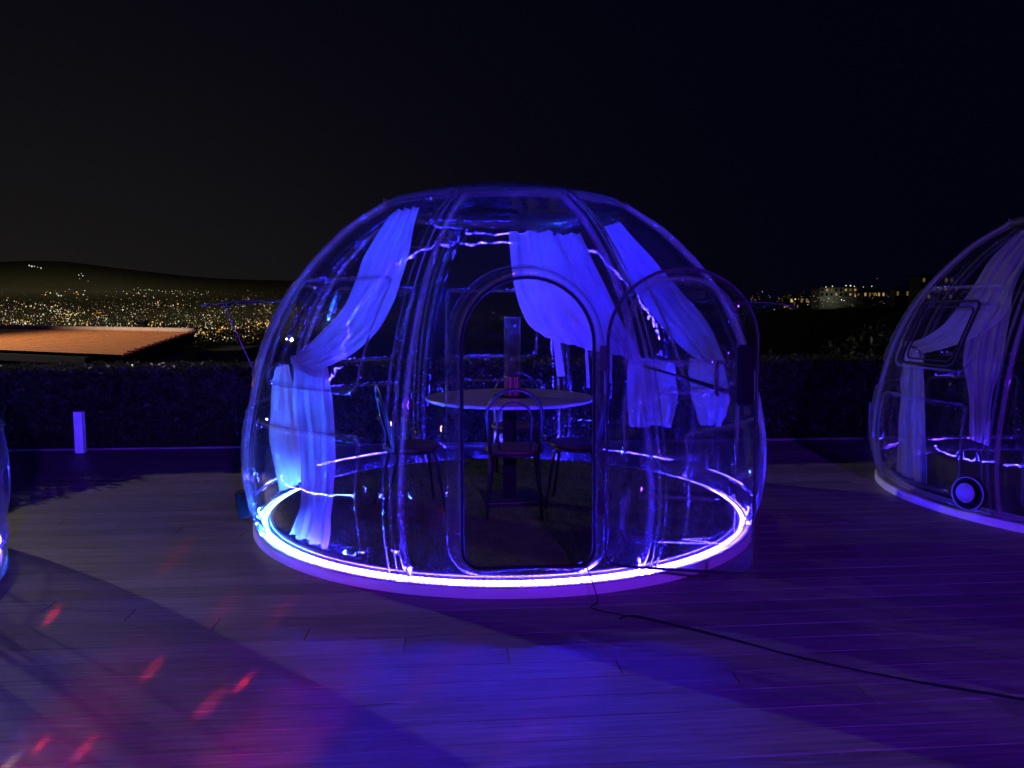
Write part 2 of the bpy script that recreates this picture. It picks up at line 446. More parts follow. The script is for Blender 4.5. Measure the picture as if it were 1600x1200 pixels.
for p0, p1, h0, h1, n in ((dp(-5.4, 8.68), dp(5.4, 8.68), .85, .91, 46000), (dp(5.4, 8.68), dp(10.4, 8.68), .91, .93, 7000), (dp(-5.35, 6.9), dp(-4.52, 8.9), .84, .85, 6500)):
    v, f = hedge_seg(p0, p1, h0, h1, .75, n); hf.append(f + sum(len(x) for x in hv)); hv.append(v)
hedge = empty('hedge', (0, 8.6, 0), 0, 'clipped evergreen hedge along the far edge of the deck', 'hedge')
hv = np.vstack(hv); hf = np.vstack(hf)
me = bpy.data.meshes.new('foliage'); me.from_pydata((hv - [0, 8.6, 0]).tolist(), [], hf.tolist()); me.update()
o = obj('foliage', me, M_LEAF, hedge); o['kind'] = 'stuff'
core = MB().box((dp(2.5, 9.06)[0], dp(2.5, 9.06)[1] - 8.6, .32), (16.2, .58, .9), YAW).box((dp(-5.28, 8.0)[0], dp(-5.28, 8.0)[1] - 8.6, .30), (.5, 2.0, .84), YAW - .39)
core.build('twig_core', bsdf('hedge_core', (.02, .022, .012), 1.0, spec=0), hedge)

# ------------------------------------------------------------------ domes
PROF = [(.058, 1.735), (.2, 1.79), (.4, 1.825), (.6, 1.825), (.84, 1.79), (1.18, 1.712), (1.475, 1.588), (1.736, 1.42), (2.005, 1.165), (2.165, .935), (2.222, .845), (2.285, .6), (2.36, .3), (2.375, 0)]
_pr = catmull([(r, z) for z, r in PROF], 900)
_sl = np.concatenate([[0], np.cumsum(np.hypot(*np.diff(_pr, axis=0).T))])
S_TOP = float(np.interp(2.205, _pr[:, 1], _sl))
def prof_s(s): return float(np.interp(s, _sl, _pr[:, 0])), float(np.interp(s, _sl, _pr[:, 1]))
def r_at(z): return float(np.interp(z, _pr[:, 1], _pr[:, 0]))
def s_at(z): return float(np.interp(z, _pr[:, 1], _sl))
def norm_s(s):
    (r0, z0), (r1, z1) = prof_s(max(s - .01, 0)), prof_s(s + .01)
    l = math.hypot(r1 - r0, z1 - z0); return (z1 - z0) / l, -(r1 - r0) / l
def rrect(x, y, hw, hh, rc):
    qx, qy = abs(x) - hw + rc, abs(y) - hh + rc
    return math.hypot(max(qx, 0), max(qy, 0)) + min(max(qx, qy), 0) - rc
HALF = R(22.5)
# embosses: (z_mid, half width, half height along the surface, corner radius)
UP_WIN = (s_at(1.38), .43, .34, .07)
LOW_REC = (s_at(.50), .50, .33, .06)
INNER_WIN = (s_at(1.33), .315, .26, .06)
DC = R(0)
# door opening, in the plane of the panel centre: u across, v height
OW, OB, OT = .335, .18, 1.655
def door_sdf(u, v, grow=0.0):
    hw = OW + grow; b = OB - grow * .8; zc = OT - OW
    if v > zc: return math.hypot(u, v - zc) - hw
    rc = .09 + grow
    qx, qy = abs(u) - hw + rc, (b + rc) - v
    return math.hypot(max(qx, 0), max(qy, 0)) + min(max(qx, qy), 0) - rc
def shell(me, rim, t):
    """turn a sheet into a closed shell of thickness t once, so that all copies share it"""
    me.attributes.new('bend', 'FLOAT', 'POINT').data.foreach_set('value', np.array(rim, dtype=np.float32))
    o = bpy.data.objects.new('tmp', me); COL.objects.link(o)
    md = o.modifiers.new('thickness', 'SOLIDIFY'); md.thickness = t; md.offset = -1; md.use_rim = True
    dg = bpy.context.evaluated_depsgraph_get(); out = bpy.data.meshes.new_from_object(o.evaluated_get(dg))
    out.name = me.name; bpy.data.objects.remove(o); return out
def panel_mesh(kind, nt=124, ns=170):
    ss = np.linspace(0, S_TOP, ns); ts = np.linspace(-1, 1, nt)
    # denser columns near the flanges
    ts = np.sign(ts) * (1 - (1 - np.abs(ts)) ** 1.35)
    V = []; key = []; rim = []
    for s in ss:
        r, z = prof_s(s); nr, nz = norm_s(s)
        for t in ts:
            a = t * (HALF - .0012)
            x = a * r; edge = (HALF - abs(a)) * r
            d = .026 * float(sstep((.062 - edge) / .022)) - .008 * math.exp(-((edge - .085) / .012) ** 2)
            if kind != 'door':
                for (sm, hw, hh, rc) in (UP_WIN, LOW_REC):
                    q = rrect(x, s - sm, min(hw, HALF * r - .11), hh, rc)
                    d += .020 * math.exp(-(q / .014) ** 2) - .018 * float(sstep(-q / .03))
                if kind in ('window', 'open'):
                    q = rrect(x, s - INNER_WIN[0], *INNER_WIN[1:]); d += .014 * math.exp(-((q - .012) / .012) ** 2)
            d += .0035 * mnoise.noise((a * 6 + (5 if kind == 'door' else 0), s * 3.0, 2.0)) * float(sstep(edge / .12))
            V.append([(r + nr * d) * math.sin(a), -(r + nr * d) * math.cos(a), z + nz * d])
            g_ = math.exp(-((edge - .052) / .012) ** 2) + .8 * math.exp(-(edge / .010) ** 2)
            if kind != 'door':
                for (sm, hw, hh, rc) in (UP_WIN, LOW_REC): g_ += .95 * math.exp(-(rrect(x, s - sm, min(hw, HALF * r - .11), hh, rc) / .009) ** 2)
            rim.append(min(g_, 1.0))
            if kind == 'door': key.append(door_sdf(r * math.sin(a), z, .085))
            elif kind == 'open': key.append(rrect(x, s - INNER_WIN[0], *INNER_WIN[1:]))
            else: key.append(1.0)
    F = []
    for i in range(ns - 1):
        for j in range(nt - 1):
            q = (i * nt + j, i * nt + j + 1, (i + 1) * nt + j + 1, (i + 1) * nt + j)
            if all(key[k] < 0 for k in q): continue
            F.append(q)
    if kind in ('door', 'open'):                # pull the ragged rim onto the outline
        used = {k for q in F for k in q}
        for k in used:
            if key[k] < 0:
                i, j = divmod(k, nt)
                # nearest outside neighbour direction
                best = None
                for di, dj in ((1, 0), (-1, 0), (0, 1), (0, -1), (1, 1), (1, -1), (-1, 1), (-1, -1)):
                    i2, j2 = i + di, j + dj
                    if 0 <= i2 < ns and 0 <= j2 < nt and key[i2 * nt + j2] > 0:
                        w = key[k] / (key[k] - key[i2 * nt + j2])
                        if best is None or w < best[0]: best = (w, i2 * nt + j2)
                if best:
                    A, B = np.array(V[k]), np.array(V[best[1]]); V[k] = list(A + (B - A) * min(best[0], .97))
        idx = {k: n for n, k in enumerate(sorted(used))}
        V = [V[k] for k in sorted(used)]; F = [tuple(idx[k] for k in q) for q in F]; rim = [rim[k] for k in sorted(used)]
    me = mesh('panel_' + kind, V, F, True); me.materials.append(M_ACR)
    return shell(me, rim, .005)
PANELS = {k: panel_mesh(k) for k in ('plain', 'window', 'open', 'door')}
def solid(o, t=.005):
    md = o.modifiers.new('thickness', 'SOLIDIFY'); md.thickness = t; md.offset = -1; md.use_rim = True; return o
def surf_pt(a, s, d=0.0):
    r, z = prof_s(s); nr, nz = norm_s(s)
    return Vector(((r + nr * d) * math.sin(a), -(r + nr * d) * math.cos(a), z + nz * d))
def rr_outline(sm, hw, hh, rc, n=10):
    P = []
    for cx, cy_, a0 in ((hw - rc, hh - rc, 0), (-hw + rc, hh - rc, 90), (-hw + rc, -hh + rc, 180), (hw - rc, -hh + rc, 270)):
        for k in range(n + 1):
            a = R(a0 + 90 * k / n); P.append((cx + rc * math.cos(a), sm + cy_ + rc * math.sin(a)))
    return P
def win_loop(d, shrink=0.0):
    sm, hw, hh, rc = INNER_WIN
    return [surf_pt(x / prof_s(s)[0], s, d) for x, s in rr_outline(sm, hw - shrink, hh - shrink, rc)]
gasket_me = None
def window_gasket(parent):
    global gasket_me
    if gasket_me is None:
        b = MB(); b.tube(win_loop(.012), .011, 6, True); b.tube(win_loop(-.004, .04), .007, 6, True); gasket_me = mesh('window_gasket', b.v, b.f, True); gasket_me.materials.append(M_BLACK)
    return obj('window_gasket', gasket_me, None, parent)
def flap_mesh():
    sm, hw, hh, rc = INNER_WIN; V = []; F = []; n, m = 26, 22; mask = []
    hinge = surf_pt(0, sm + hh, .02)
    for i in range(m):
        for j in range(n):
            # rounded square map
            x, y = -1 + 2 * j / (n - 1), -1 + 2 * i / (m - 1)
            px, py = x * hw, y * hh
            ex, ey = max(abs(px) - hw + rc, 0), max(abs(py) - hh + rc, 0)
            if math.hypot(ex, ey) > rc:
                k = rc / math.hypot(ex, ey); px = math.copysign(hw - rc + ex * k, px); py = math.copysign(hh - rc + ey * k, py)
            s = sm + py; e = min(hw - abs(px), hh - abs(py))
            V.append(surf_pt(px / prof_s(s)[0], s, .02 + .008 * math.exp(-(e / .02) ** 2)) - hinge)
    for i in range(m - 1):
        for j in range(n - 1): F.append((i * n + j, i * n + j + 1, (i + 1) * n + j + 1, (i + 1) * n + j))
    me = mesh('window_flap', V, F, True); me.materials.append(M_ACR)
    return shell(me, [.9 if i in (0, m - 1) or j in (0, n - 1) else .5 if i in (1, m - 2) or j in (1, n - 2) else .05 for i in range(m) for j in range(n)], .004), hinge
flap_me, flap_hinge = flap_mesh()
def led_mat(name, strength, colA, colB, ang, width):
    """LED tape: colour drifts along the ring from colA to the cooler colB around azimuth ang"""
    m, b = mat(name)
    sp = b.new('ShaderNodeSeparateXYZ', {0: b.obj()})
    r_ = b.math('SQRT', b.math('ADD', b.math('MULTIPLY', sp.outputs[0], sp.outputs[0]), b.math('MULTIPLY', sp.outputs[1], sp.outputs[1])))
    d = b.math('DIVIDE', b.math('ADD', b.math('MULTIPLY', sp.outputs[0], math.sin(ang)), b.math('MULTIPLY', sp.outputs[1], -math.cos(ang))), r_)
    f = b.new('ShaderNodeMapRange', {0: d, 1: math.cos(width), 2: 1.0, 3: 0.0, 4: 1.0}).outputs[0]
    ang_ = b.math('ARCTAN2', sp.outputs[0], sp.outputs[1])
    dots = b.math('ADD', b.math('MULTIPLY', b.math('SINE', b.math('MULTIPLY', ang_, 330.0)), 0.45), 0.55)
    uneven = b.math('ADD', b.math('MULTIPLY', b.noise(2.6, b.obj(), 2.0), 1.5), 0.25)
    e = b.new('ShaderNodeEmission', {'Color': b.mix(f, colA, colB), 'Strength': b.math('MULTIPLY', b.math('MULTIPLY', dots, uneven), strength * 1.8)}); b.out(e.outputs[0]); return m
floor_me = None
def make_dome(name, loc, rib0, kinds, label, led, led_arc=(0, 2 * math.pi)):
    """rib0: azimuth of the first flange (deg, 0 faces the camera side); kinds: panel type for each of the eight gores"""
    root = empty(name, loc, 0, label, 'dome tent', 'clear garden domes on the terrace')
    obs = {}
    # base ring, inner lip, floor
    b = MB().lathe([(1.62, 0.002), (1.785, 0.002), (1.785, .048), (1.781, .0550), (1.774, .0583), (1.752, .0583), (1.744, .055), (1.69, .055), (1.672, .055), (1.672, .084), (1.62, .084)], 160, closed_prof=True)
    ring = b.build('base_ring', M_RING, root, True)
    ring.modifiers.new('es', 'EDGE_SPLIT').split_angle = R(35)
    MB().lathe([(1.655, .050), (1.693, .050), (1.693, .068), (1.668, .079), (1.661, .0875), (1.655, .0875)], 128, closed_prof=True).build('inner_lip', M_LIP, root, True).modifiers.new('es', 'EDGE_SPLIT').split_angle = R(35)
    if led:
        tape = MB().lathe([(1.700, .0565), (1.717, .0565), (1.717, .0640), (1.700, .0670)], 144, led_arc[0], led_arc[1], closed_prof=True)
        tape.build('led_tape', led, root, True).modifiers.new('es', 'EDGE_SPLIT').split_angle = R(35)
    for k in range(8):
        c = R(rib0 + 22.5 + 45 * k)
        kd = kinds.get(k, 'plain')
        p = obj('panel', PANELS[kd], None, root, (0, 0, 0), (0, 0, c))
        obs[k] = p
        if kd == 'door': p['label'] = 'clear panel with the door opening cut in it'
        if kd == 'window': window_gasket(p)
        if kd == 'open':
            f = obj('window_flap', flap_me, None, p, flap_hinge, (R(-64), 0, 0))
            # thin stay holding the flap open
            Rm = Matrix.Rotation(R(-64), 4, 'X')
            sm, hw, hh, rc = INNER_WIN
            tip = flap_hinge + (Rm @ (surf_pt(.12, sm - hh * .5, .02) - flap_hinge)); bas = surf_pt(.12, sm - hh * 1.15, .0)
            MB().tube([bas, tip], .0035, 6).build('window_stay', M_DARKMETAL, p)
    # cap with stepped rim
    cap = MB().lathe([(.905, 2.185), (.912, 2.197), (.86, 2.243), (.83, 2.254), (.80, 2.253), (.77, 2.268), (.6, 2.317), (.42, 2.355), (.25, 2.376), (.1, 2.385), (.001, 2.387)], 120)
    cm = mesh('roof_cap', cap.v, cap.f, True); cm.materials.append(M_ACR)
    cp = obj('roof_cap', shell(cm, [(.6, .6, .25, .4, .3, .1, .0, .0, .0, .0, .0)[i % 11] for i in range(len(cm.vertices))], .005), None, root)
    # clamp bolts where the flanges meet the cap
    for k in range(8):
        a = R(rib0 + 45 * k); c_, s_ = math.sin(a), -math.cos(a)
        bb = MB().lathe([(.0, .0), (.014, .0), (.014, .016), (.008, .022), (.0, .022)], 10)
        bo = bb.build('bolt', M_DARKMETAL, root, True, (.885 * c_, .885 * s_, 2.222)); 
    return root, obs
def floor_disc(root, m, name='floor_disc'):
    b = MB(); n = 96
    b.add([(0, 0, .0855)] + [(1.654 * math.sin(2 * math.pi * i / n), -1.654 * math.cos(2 * math.pi * i / n), .0855) for i in range(n)], [(0, i + 1, (i + 1) % n + 1) for i in range(n)])
    return b.build(name, m, root)

CM = Vector((-.058, 5.653, 0)); CR = Vector((4.90, 6.10, 0)); CL = Vector((-4.50, 3.50, 0))
L_MAIN = led_mat('led_blue', LED_MAIN, (.023, .013, 1.0), (.02, .15, 1.0), R(-75), R(36))
L_LEFT = led_mat('led_blue_dim', LED_LEFT, (.045, .02, 1.0), (.03, .10, 1.0), R(60), R(50))
L_RIGHT = led_mat('led_violet', LED_RIGHT, (.07, .018, 1.0), (.07, .018, 1.0), R(0), R(50))
RIB_M = -17.9
main, mp = make_dome('garden_dome', CM, RIB_M, {0: 'door', 6: 'open', 2: 'open'}, 'clear bubble dome in the middle lit blue with its door open', L_MAIN)
right, rp = make_dome('garden_dome', CR, -61.5, {7: 'window', 0: 'plain'}, 'clear dome cut off by the right edge of the photo with draped curtains', L_RIGHT, (R(150), R(212)))
left, lp = make_dome('garden_dome', CL, -40.0, {}, 'clear dome of which only its curved flank shows at the left edge', L_LEFT)
floor_disc(main, M_TURF)
floor_disc(right, bsdf('dark_floor', (.06, .055, .06), .6)); floor_disc(left, bsdf('dark_floor_left', (.06, .055, .06), .6))

# turf pile inside the middle dome
def turf():
    n = 26000
    rad = 1.645 * np.sqrt(rng.random(n)); a = rng.random(n) * 2 * math.pi
    P = np.stack([rad * np.cos(a), rad * np.sin(a), np.full(n, .0855)], 1)
    th = rng.random(n) * 2 * math.pi; h = rng.uniform(.012, .028, n)
    w = np.stack([np.cos(th), np.sin(th), np.zeros(n)], 1) * .0022
    tip = P + np.stack([rng.normal(0, .010, n), rng.normal(0, .010, n), h], 1)
    v = np.stack([P - w, P + w, tip], 1).reshape(-1, 3); f = np.arange(n * 3).reshape(-1, 3)
    me = bpy.data.meshes.new('grass'); me.from_pydata(v.tolist(), [], f.tolist()); me.update()
    o = obj('grass', me, M_TURF, None, CM); tag(o, 'short green artificial grass covering the floor of the middle dome', 'grass', None, 'stuff')
turf()

# ------------------------------------------------------------------ door frame and door leaf of the middle dome
DPH = R(RIB_M + 22.5)
dp_ = mp[0]                       # local frame of the door panel: -y is outward, x across
def fplane(v): return 1.80 - .085 * (v - .1) / 1.6     # how far the frame stands out at height v
def door_outline(grow, n=22):
    hw = OW + grow; b = OB - grow * .8; zc = OT - OW; rc = .09 + grow; P = []
    for k in range(9): a = R(270 - 90 * k / 8); P.append((-hw + rc + rc * math.cos(a), b + rc + rc * math.sin(a)))
    for z in np.linspace(b + rc, zc, 12)[1:-1]: P.append((-hw, z))
    for k in range(n + 1): a = R(180 - 180 * k / n); P.append((hw * math.cos(a), zc + hw * math.sin(a)))
    for z in np.linspace(zc, b + rc, 12)[1:-1]: P.append((hw, z))
    for k in range(9): a = R(0 - 90 * k / 8); P.append((hw - rc + rc * math.cos(a), b + rc + rc * math.sin(a)))
    for x in np.linspace(hw - rc, -hw + rc, 8)[1:-1]: P.append((x, b))
    return P
def dome_y(u, v):
    r = r_at(max(v, .06)); return -math.sqrt(max(r * r - u * u, .01))
def collar():
    loops = []
    A = door_outline(.012); B = door_outline(.040); C_ = door_outline(.070); D = door_outline(.088)
    loops.append([(u, -fplane(v) + .03, v) for u, v in A])
    loops.append([(u, -fplane(v) - .004, v) for u, v in A])
    loops.append([(u, -fplane(v) - .006, v) for u, v in B])
    def blend(P, t): return [(u, (-fplane(v)) * (1 - t) + dome_y(u, v) * t, v) for u, v in P]
    loops.append([(u, -fplane(v) + .012, v) for u, v in [( (b[0] * .6 + c[0] * .4), (b[1] * .6 + c[1] * .4)) for b, c in zip(B, C_)]])
    loops.append(blend(C_, .55)); loops.append([(u, dome_y(u, v) + .002, v) for u, v in D])
    n = len(A); V = [p for l in loops for p in l]; F = []
    for i in range(len(loops) - 1):
        for j in range(n): F.append((i * n + j, i * n + (j + 1) % n, (i + 1) * n + (j + 1) % n, (i + 1) * n + j))
    return V, F
cv, cf = collar()
fm = mesh('door_frame', cv, cf, True); fm.materials.append(M_DOORACR); _n = len(fm.vertices) // 6
fr = obj('door_frame', shell(fm, [(.2, .5, .25, .15, .1, .5)[i // _n] for i in range(len(fm.vertices))], .005), None, main, None, (0, 0, DPH))
g = MB().tube([(u, -fplane(v) - .008, v) for u, v in door_outline(.004)], .0095, 6, True).build('door_seal', M_BLACK, main, True, None, (0, 0, DPH))

LW, LB, LT = .738, .0, 1.525      # leaf size
def leaf_sdf(u, v):
    hw = LW / 2; x = u - hw; zc = LT - hw
    if v > zc: return math.hypot(x, v - zc) - hw
    rc = .07; qx, qy = abs(x) - hw + rc, (LB + rc) - v
    return math.hypot(max(qx, 0), max(qy, 0)) + min(max(qx, qy), 0) - rc
def leaf_outline(sh=0.0):
    hw = LW / 2 - sh; zc = LT - LW / 2; rc = .07; P = []; b = LB + sh; m = LW / 2
    for k in range(7): a = R(270 - 90 * k / 6); P.append((m - hw + rc + rc * math.cos(a), b + rc + rc * math.sin(a)))
    for z in np.linspace(b + rc, zc, 10)[1:-1]: P.append((m - hw, z))
    for k in range(27): a = R(180 - 180 * k / 26); P.append((m + hw * math.cos(a), zc + hw * math.sin(a)))
    for z in np.linspace(zc, b + rc, 10)[1:-1]: P.append((m + hw, z))
    for k in range(7): a = R(0 - 90 * k / 6); P.append((m + hw - rc + rc * math.cos(a), b + rc + rc * math.sin(a)))
    return P
def leaf_mesh():
    """polar-ish mapped slab: rings shrink from the outline so the rim is exact"""
    base = leaf_outline(0); n = len(base); m = LW / 2; zc = .72; rings = 64; V = []; F = []
    def emb(u, v):
        d = 0.0; x = u - m
        e = -leaf_sdf(u, v)
        d += .012 * float(sstep((.035 - e) / .02))
        # upper arched recess, middle and lower rectangles
        q1 = (math.hypot(x, v - 1.20) - .275) if v > 1.20 else max(abs(x) - .275, 1.055 - v)
        q2 = rrect(x, v - .74, .275, .165, .045); q3 = rrect(x, v - .26, .275, .115, .06)
        for q in (q1, q2, q3): d += .022 * math.exp(-(q / .011) ** 2) - .010 * float(sstep(-q / .025))
        return d
    for k in range(rings):
        t = 1 - k / (rings - .5)
        for u, v in base:
            uu, vv = m + (u - m) * t, zc + (v - zc) * t
            V.append((uu, -emb(uu, vv) + .002 * mnoise.noise((uu * 5, vv * 5, 9)), vv))
    for k in range(rings - 1):
        for j in range(n): F.append((k * n + j, k * n + (j + 1) % n, (k + 1) * n + (j + 1) % n, (k + 1) * n + j))
    F.append(tuple((rings - 1) * n + j for j in range(n)))
    return V, F
HX = OW + .055
hp = Vector((HX, -fplane(.2) - .012, OB + .0)); rot = Matrix.Rotation(DPH, 4, 'Z')
hinge = rot @ hp
# the leaf stands open beside the opening; it leans back like the frame does
leaf_dir = math.atan2(-.155, .74)
lv, lf = leaf_mesh(); lm = mesh('door', lv, lf, True); lm.materials.append(M_DOORACR)
def leaf_bend(u, v):
    x = u - LW / 2; q1 = (math.hypot(x, v - 1.20) - .275) if v > 1.20 else max(abs(x) - .275, 1.055 - v)
    g = .95 * math.exp(-(leaf_sdf(u, v) / .008) ** 2)
    for q in (q1, rrect(x, v - .74, .275, .165, .045), rrect(x, v - .26, .275, .115, .06)): g += .8 * math.exp(-(q / .008) ** 2)
    return min(g, 1.0)
lroot = obj('door', shell(lm, [leaf_bend(p[0], p[2]) for p in lv], .006), None, main, hinge + Vector((0.0, -.01, 0)), (R(-2.2), 0, leaf_dir))
lroot['label'] = 'clear arched door leaf swung wide open'
MB().tube([(u, -.006, v) for u, v in leaf_outline(.004)], .0085, 6, True).build('door_seal', M_BLACK, lroot, True)
bx = MB().box((LW - .062, -.035, .995), (.082, .05, .30)); bevel(bx.build('lock_box', bsdf('matt_lock', (.006, .006, .007), .85, spec=.15), lroot), .022, 3)
hd = MB().tube([(LW - .195, -.012, 1.055), (LW - .195, -.055, 1.055), (LW - .20, -.062, 1.045), (LW - .20, -.062, .91), (LW - .195, -.055, .90), (LW - .195, -.012, .90)], .0095, 8).build('handle', M_DARKMETAL, lroot, True)
for z in (.28, 1.02):
    for k in range(4):
        MB().lathe([(0, 0), (.006, 0), (.006, .006), (0, .008)], 8).build('screw', M_DARKMETAL, lroot, True, (.012, -.012, z + k * .035), (R(90), 0, 0))
    MB().box((-.012, .006, z + .05), (.05, .018, .13)).build('hinge', M_DARKMETAL, lroot)
# gas stay across the leaf
MB().tube([(.18, .12, 1.03), (.42, .06, .965)], .007, 6).tube([(.40, .065, .968), (.60, .02, .91)], .012, 8).build('gas_stay', M_DARKMETAL, lroot, True)

# control box fixed to the left foot of the middle dome
a = R(-72); box = MB().box((0, 0, 0), (.12, .075, .17)); ob = box.build('control_box', bsdf('matt_black', (.008, .008, .009), .9, spec=.1), main, False, (1.845 * math.sin(a), -1.845 * math.cos(a), .20), (R(8), 0, a))
bevel(ob, .006)
M_VENT = bsdf('grey_plastic', (.30, .30, .32), .5)
# ventilator in the right dome
va = R(-65.7); vroot = MB().lathe([(.055, .0), (.105, .0), (.118, .012), (.118, .05), (.105, .06), (.09, .045), (.082, .02), (.055, .018), (.001, .018)], 40)
fan = vroot.build('ventilator', M_BLACK, right, True, surf_pt(va, s_at(.205), .0), (R(86), 0, va))
MB().lathe([(.070, .048), (.066, .056), (.03, .060), (.001, .061)], 32).build('vent_cover', M_VENT, fan, True, (-.022, 0, .0))
MB().lathe([(.112, .052), (.119, .052), (.119, .060), (.112, .060)], 40, closed_prof=True).build('vent_rim', M_VENT, fan, True)

# ------------------------------------------------------------------ curtains
def curtain(center, left_e, right_e, off, pleats, amp, name, label, cat, m=M_GAUZE, nu=70, nv=44, seed=0, edge_wave=0.0):
    def to3(e): 
        return [surf_pt(R(p), s_at(max(h, .092)), -off) for p, h in e]
    A, B = catmull(to3(left_e), nu), catmull(to3(right_e), nu)
    V = []; F = []
    for i in range(nu):
        p, q = A[i], B[i]; t_ = B[i] - A[i]
        tan = (A[min(i + 1, nu - 1)] - A[max(i - 1, 0)]); nn = np.cross(t_, tan); nn /= (np.linalg.norm(nn) + 1e-9)
        w = np.linalg.norm(t_); s = i / (nu - 1)
        for j in range(nv):
            t = j / (nv - 1)
            ph = 2 * math.pi * pleats * (t + .06 * mnoise.noise((t * 3, s * 2.5, seed))) + 1.3 * mnoise.noise((s * 2.2, seed, 0))
            am = .7 * amp * (.55 + .45 * mnoise.noise((t * 4, s * 3, seed + 4)) + .35)
            d = am * math.sin(ph) + .4 * am * math.sin(2.7 * ph + 1) + .012 * mnoise.noise((t * 5, s * 7, seed + 9))
            x = p + t_ * t + nn * d
            if edge_wave:
                x = x + tan / (np.linalg.norm(tan) + 1e-9) * edge_wave * s * s * (math.sin(ph * .5) * .6 + mnoise.noise((t * 6, seed, 3)))
            x[2] = max(x[2], .092); V.append(tuple(x))
    for i in range(nu - 1):
        for j in range(nv - 1): F.append((i * nv + j, i * nv + j + 1, (i + 1) * nv + j + 1, (i + 1) * nv + j))
    me = mesh(name, V, F, True)
    o = obj(name, me, m, None, center); tag(o, label, cat, 'white curtains hung inside the clear domes')
    return o
curtain(CM, [(-60, 2.205), (-42.5, 1.90), (-37.9, 1.662), (-38.4, 1.476), (-43.9, 1.345), (-50, 1.237)],
        [(-39, 2.205), (-25, 1.85), (-23.7, 1.583), (-26.7, 1.37), (-32.9, 1.243), (-40.6, 1.163)], .06, 3.5, .014, 'curtain',
        'white curtain sweeping from the roof cap down to the left tie of the middle dome', 'curtain', seed=1)
curtain(CM, [(-52, 1.21), (-46, 0.917), (-42.6, 0.636), (-42.8, 0.374), (-51.3, 0.09)],
        [(-38, 1.20), (-34, .942), (-32.3, .668), (-33.2, .379), (-37.2, .09)], .09, 3, .022, 'curtain_tail',
        'white curtain end from the left tie to the floor with its hem gathered', 'curtain', seed=2)
curtain(CM, [(-68, 1.16), (-80, .975), (-86, .56), (-87, .12)],
        [(-92, 1.13), (-103, .80), (-106, .394), (-105, .10)], .12, 3, .018, 'curtain_tail',
        'brightest cyan lit curtain end behind the left tie of the middle dome', 'curtain', seed=3)
curtain(CM, [(178, 2.205), (177.3, 1.868), (175.7, 1.647), (172.2, 1.414), (166.8, 1.27)],
        [(152.6, 2.205), (155.6, 1.862), (152.9, 1.531), (148.6, 1.3), (145.1, 1.114)], .07, 2.5, .02, 'curtain',
        'white curtain swagged behind the door opening above the table', 'curtain', M_SHEER, seed=4)
curtain(CM, [(157.5, 2.205), (157, 1.967), (155, 1.7), (150.2, 1.416), (146.1, 1.154)],
        [(133.5, 2.205), (138.8, 1.954), (138.2, 1.584), (135.3, 1.306), (132.2, 1.081)], .11, 3, .02, 'curtain',
        'white curtain running down behind the right post of the door frame', 'curtain', M_SHEER, seed=5)
curtain(CM, [(114.9, 2.205), (127.5, 1.842), (125.4, 1.527), (118.3, 1.262), (109.8, 1.114)],
        [(92.3, 2.205), (105.1, 1.914), (102.4, 1.67), (95.8, 1.426), (92, 1.15)], .08, 3, .02, 'curtain',
        'white curtain swept down behind the arch of the open door leaf', 'curtain', M_SHEER, seed=6)
curtain(CM, [(138.3, 1.12), (139.8, .778), (139.4, .451)], [(119.5, 1.09), (120.6, .767), (123.7, .487)], .10, 2, .02, 'curtain_tail',
        'loose white curtain end seen through the middle of the open door leaf', 'curtain', seed=7, edge_wave=.02)
curtain(CM, [(111, 1.15), (113, .845), (110.5, .588)], [(88, 1.14), (88.5, .871), (98.5, .605)], .13, 2, .02, 'curtain_tail',
        'loose white curtain end behind the handle of the open door leaf', 'curtain', seed=8, edge_wave=.02)
for (l, r_, lab) in (([(146.3, 1.16), (147.8, .702)], [(143.5, 1.16), (145.2, .707)], 'narrow white tie strip hanging between the door frame and the open leaf'),
                     ([(164.2, 1.30), (163.6, 1.05), (163.2, .90)], [(161.8, 1.30), (161.0, 1.05), (160.5, .90)], 'short white tie strip dangling from the swag seen in the door opening'),
                     ([(153.2, 1.20), (153.4, .95), (153.5, .80)], [(152.2, 1.20), (152.3, .95), (152.4, .80)], 'thinnest white tie strip dangling right of the table lamp')):
    curtain(CM, l, r_, .10, .5, .003, 'curtain_tie', lab, 'curtain tie', nu=12, nv=4, seed=11)
curtain(CM, [(184, .62), (184, .12)], [(181.2, .60), (181.0, .12)], .12, .5, .01, 'curtain_tie', 'cyan lit cloth strip seen through the hoop of the nearest chair', 'curtain tie', nu=14, nv=6, seed=12)
curtain(CR, [(-99.8, 2.205), (-87.1, 1.92), (-84.1, 1.523), (-90, 1.347), (-100.3, 1.259)],
        [(-78.5, 2.205), (-68.6, 1.798), (-67.3, 1.475), (-76.2, 1.285), (-89.4, 1.182)], .07, 3, .014, 'curtain',
        'white curtain sweeping from the top of the right dome past its black framed window', 'curtain', seed=21)
curtain(CR, [(-108, 1.224), (-97.6, .788), (-103, .09)], [(-92, 1.216), (-83.3, .736), (-83.4, .10)], .09, 2.5, .02, 'curtain_tail',
        'violet lit curtain end falling to the floor at the left of the right dome', 'curtain', seed=22)
curtain(CR, [(-163.9, 1.5), (-168.2, 1.025), (-173.1, .624), (-172.8, .167)], [(-177.8, 1.7), (-182.4, 1.02), (-181, .62), (-179.3, .10)], .07, 3, .02, 'curtain',
        'dim sheer curtain hanging at the back of the right dome', 'curtain', M_SHEER, seed=23)

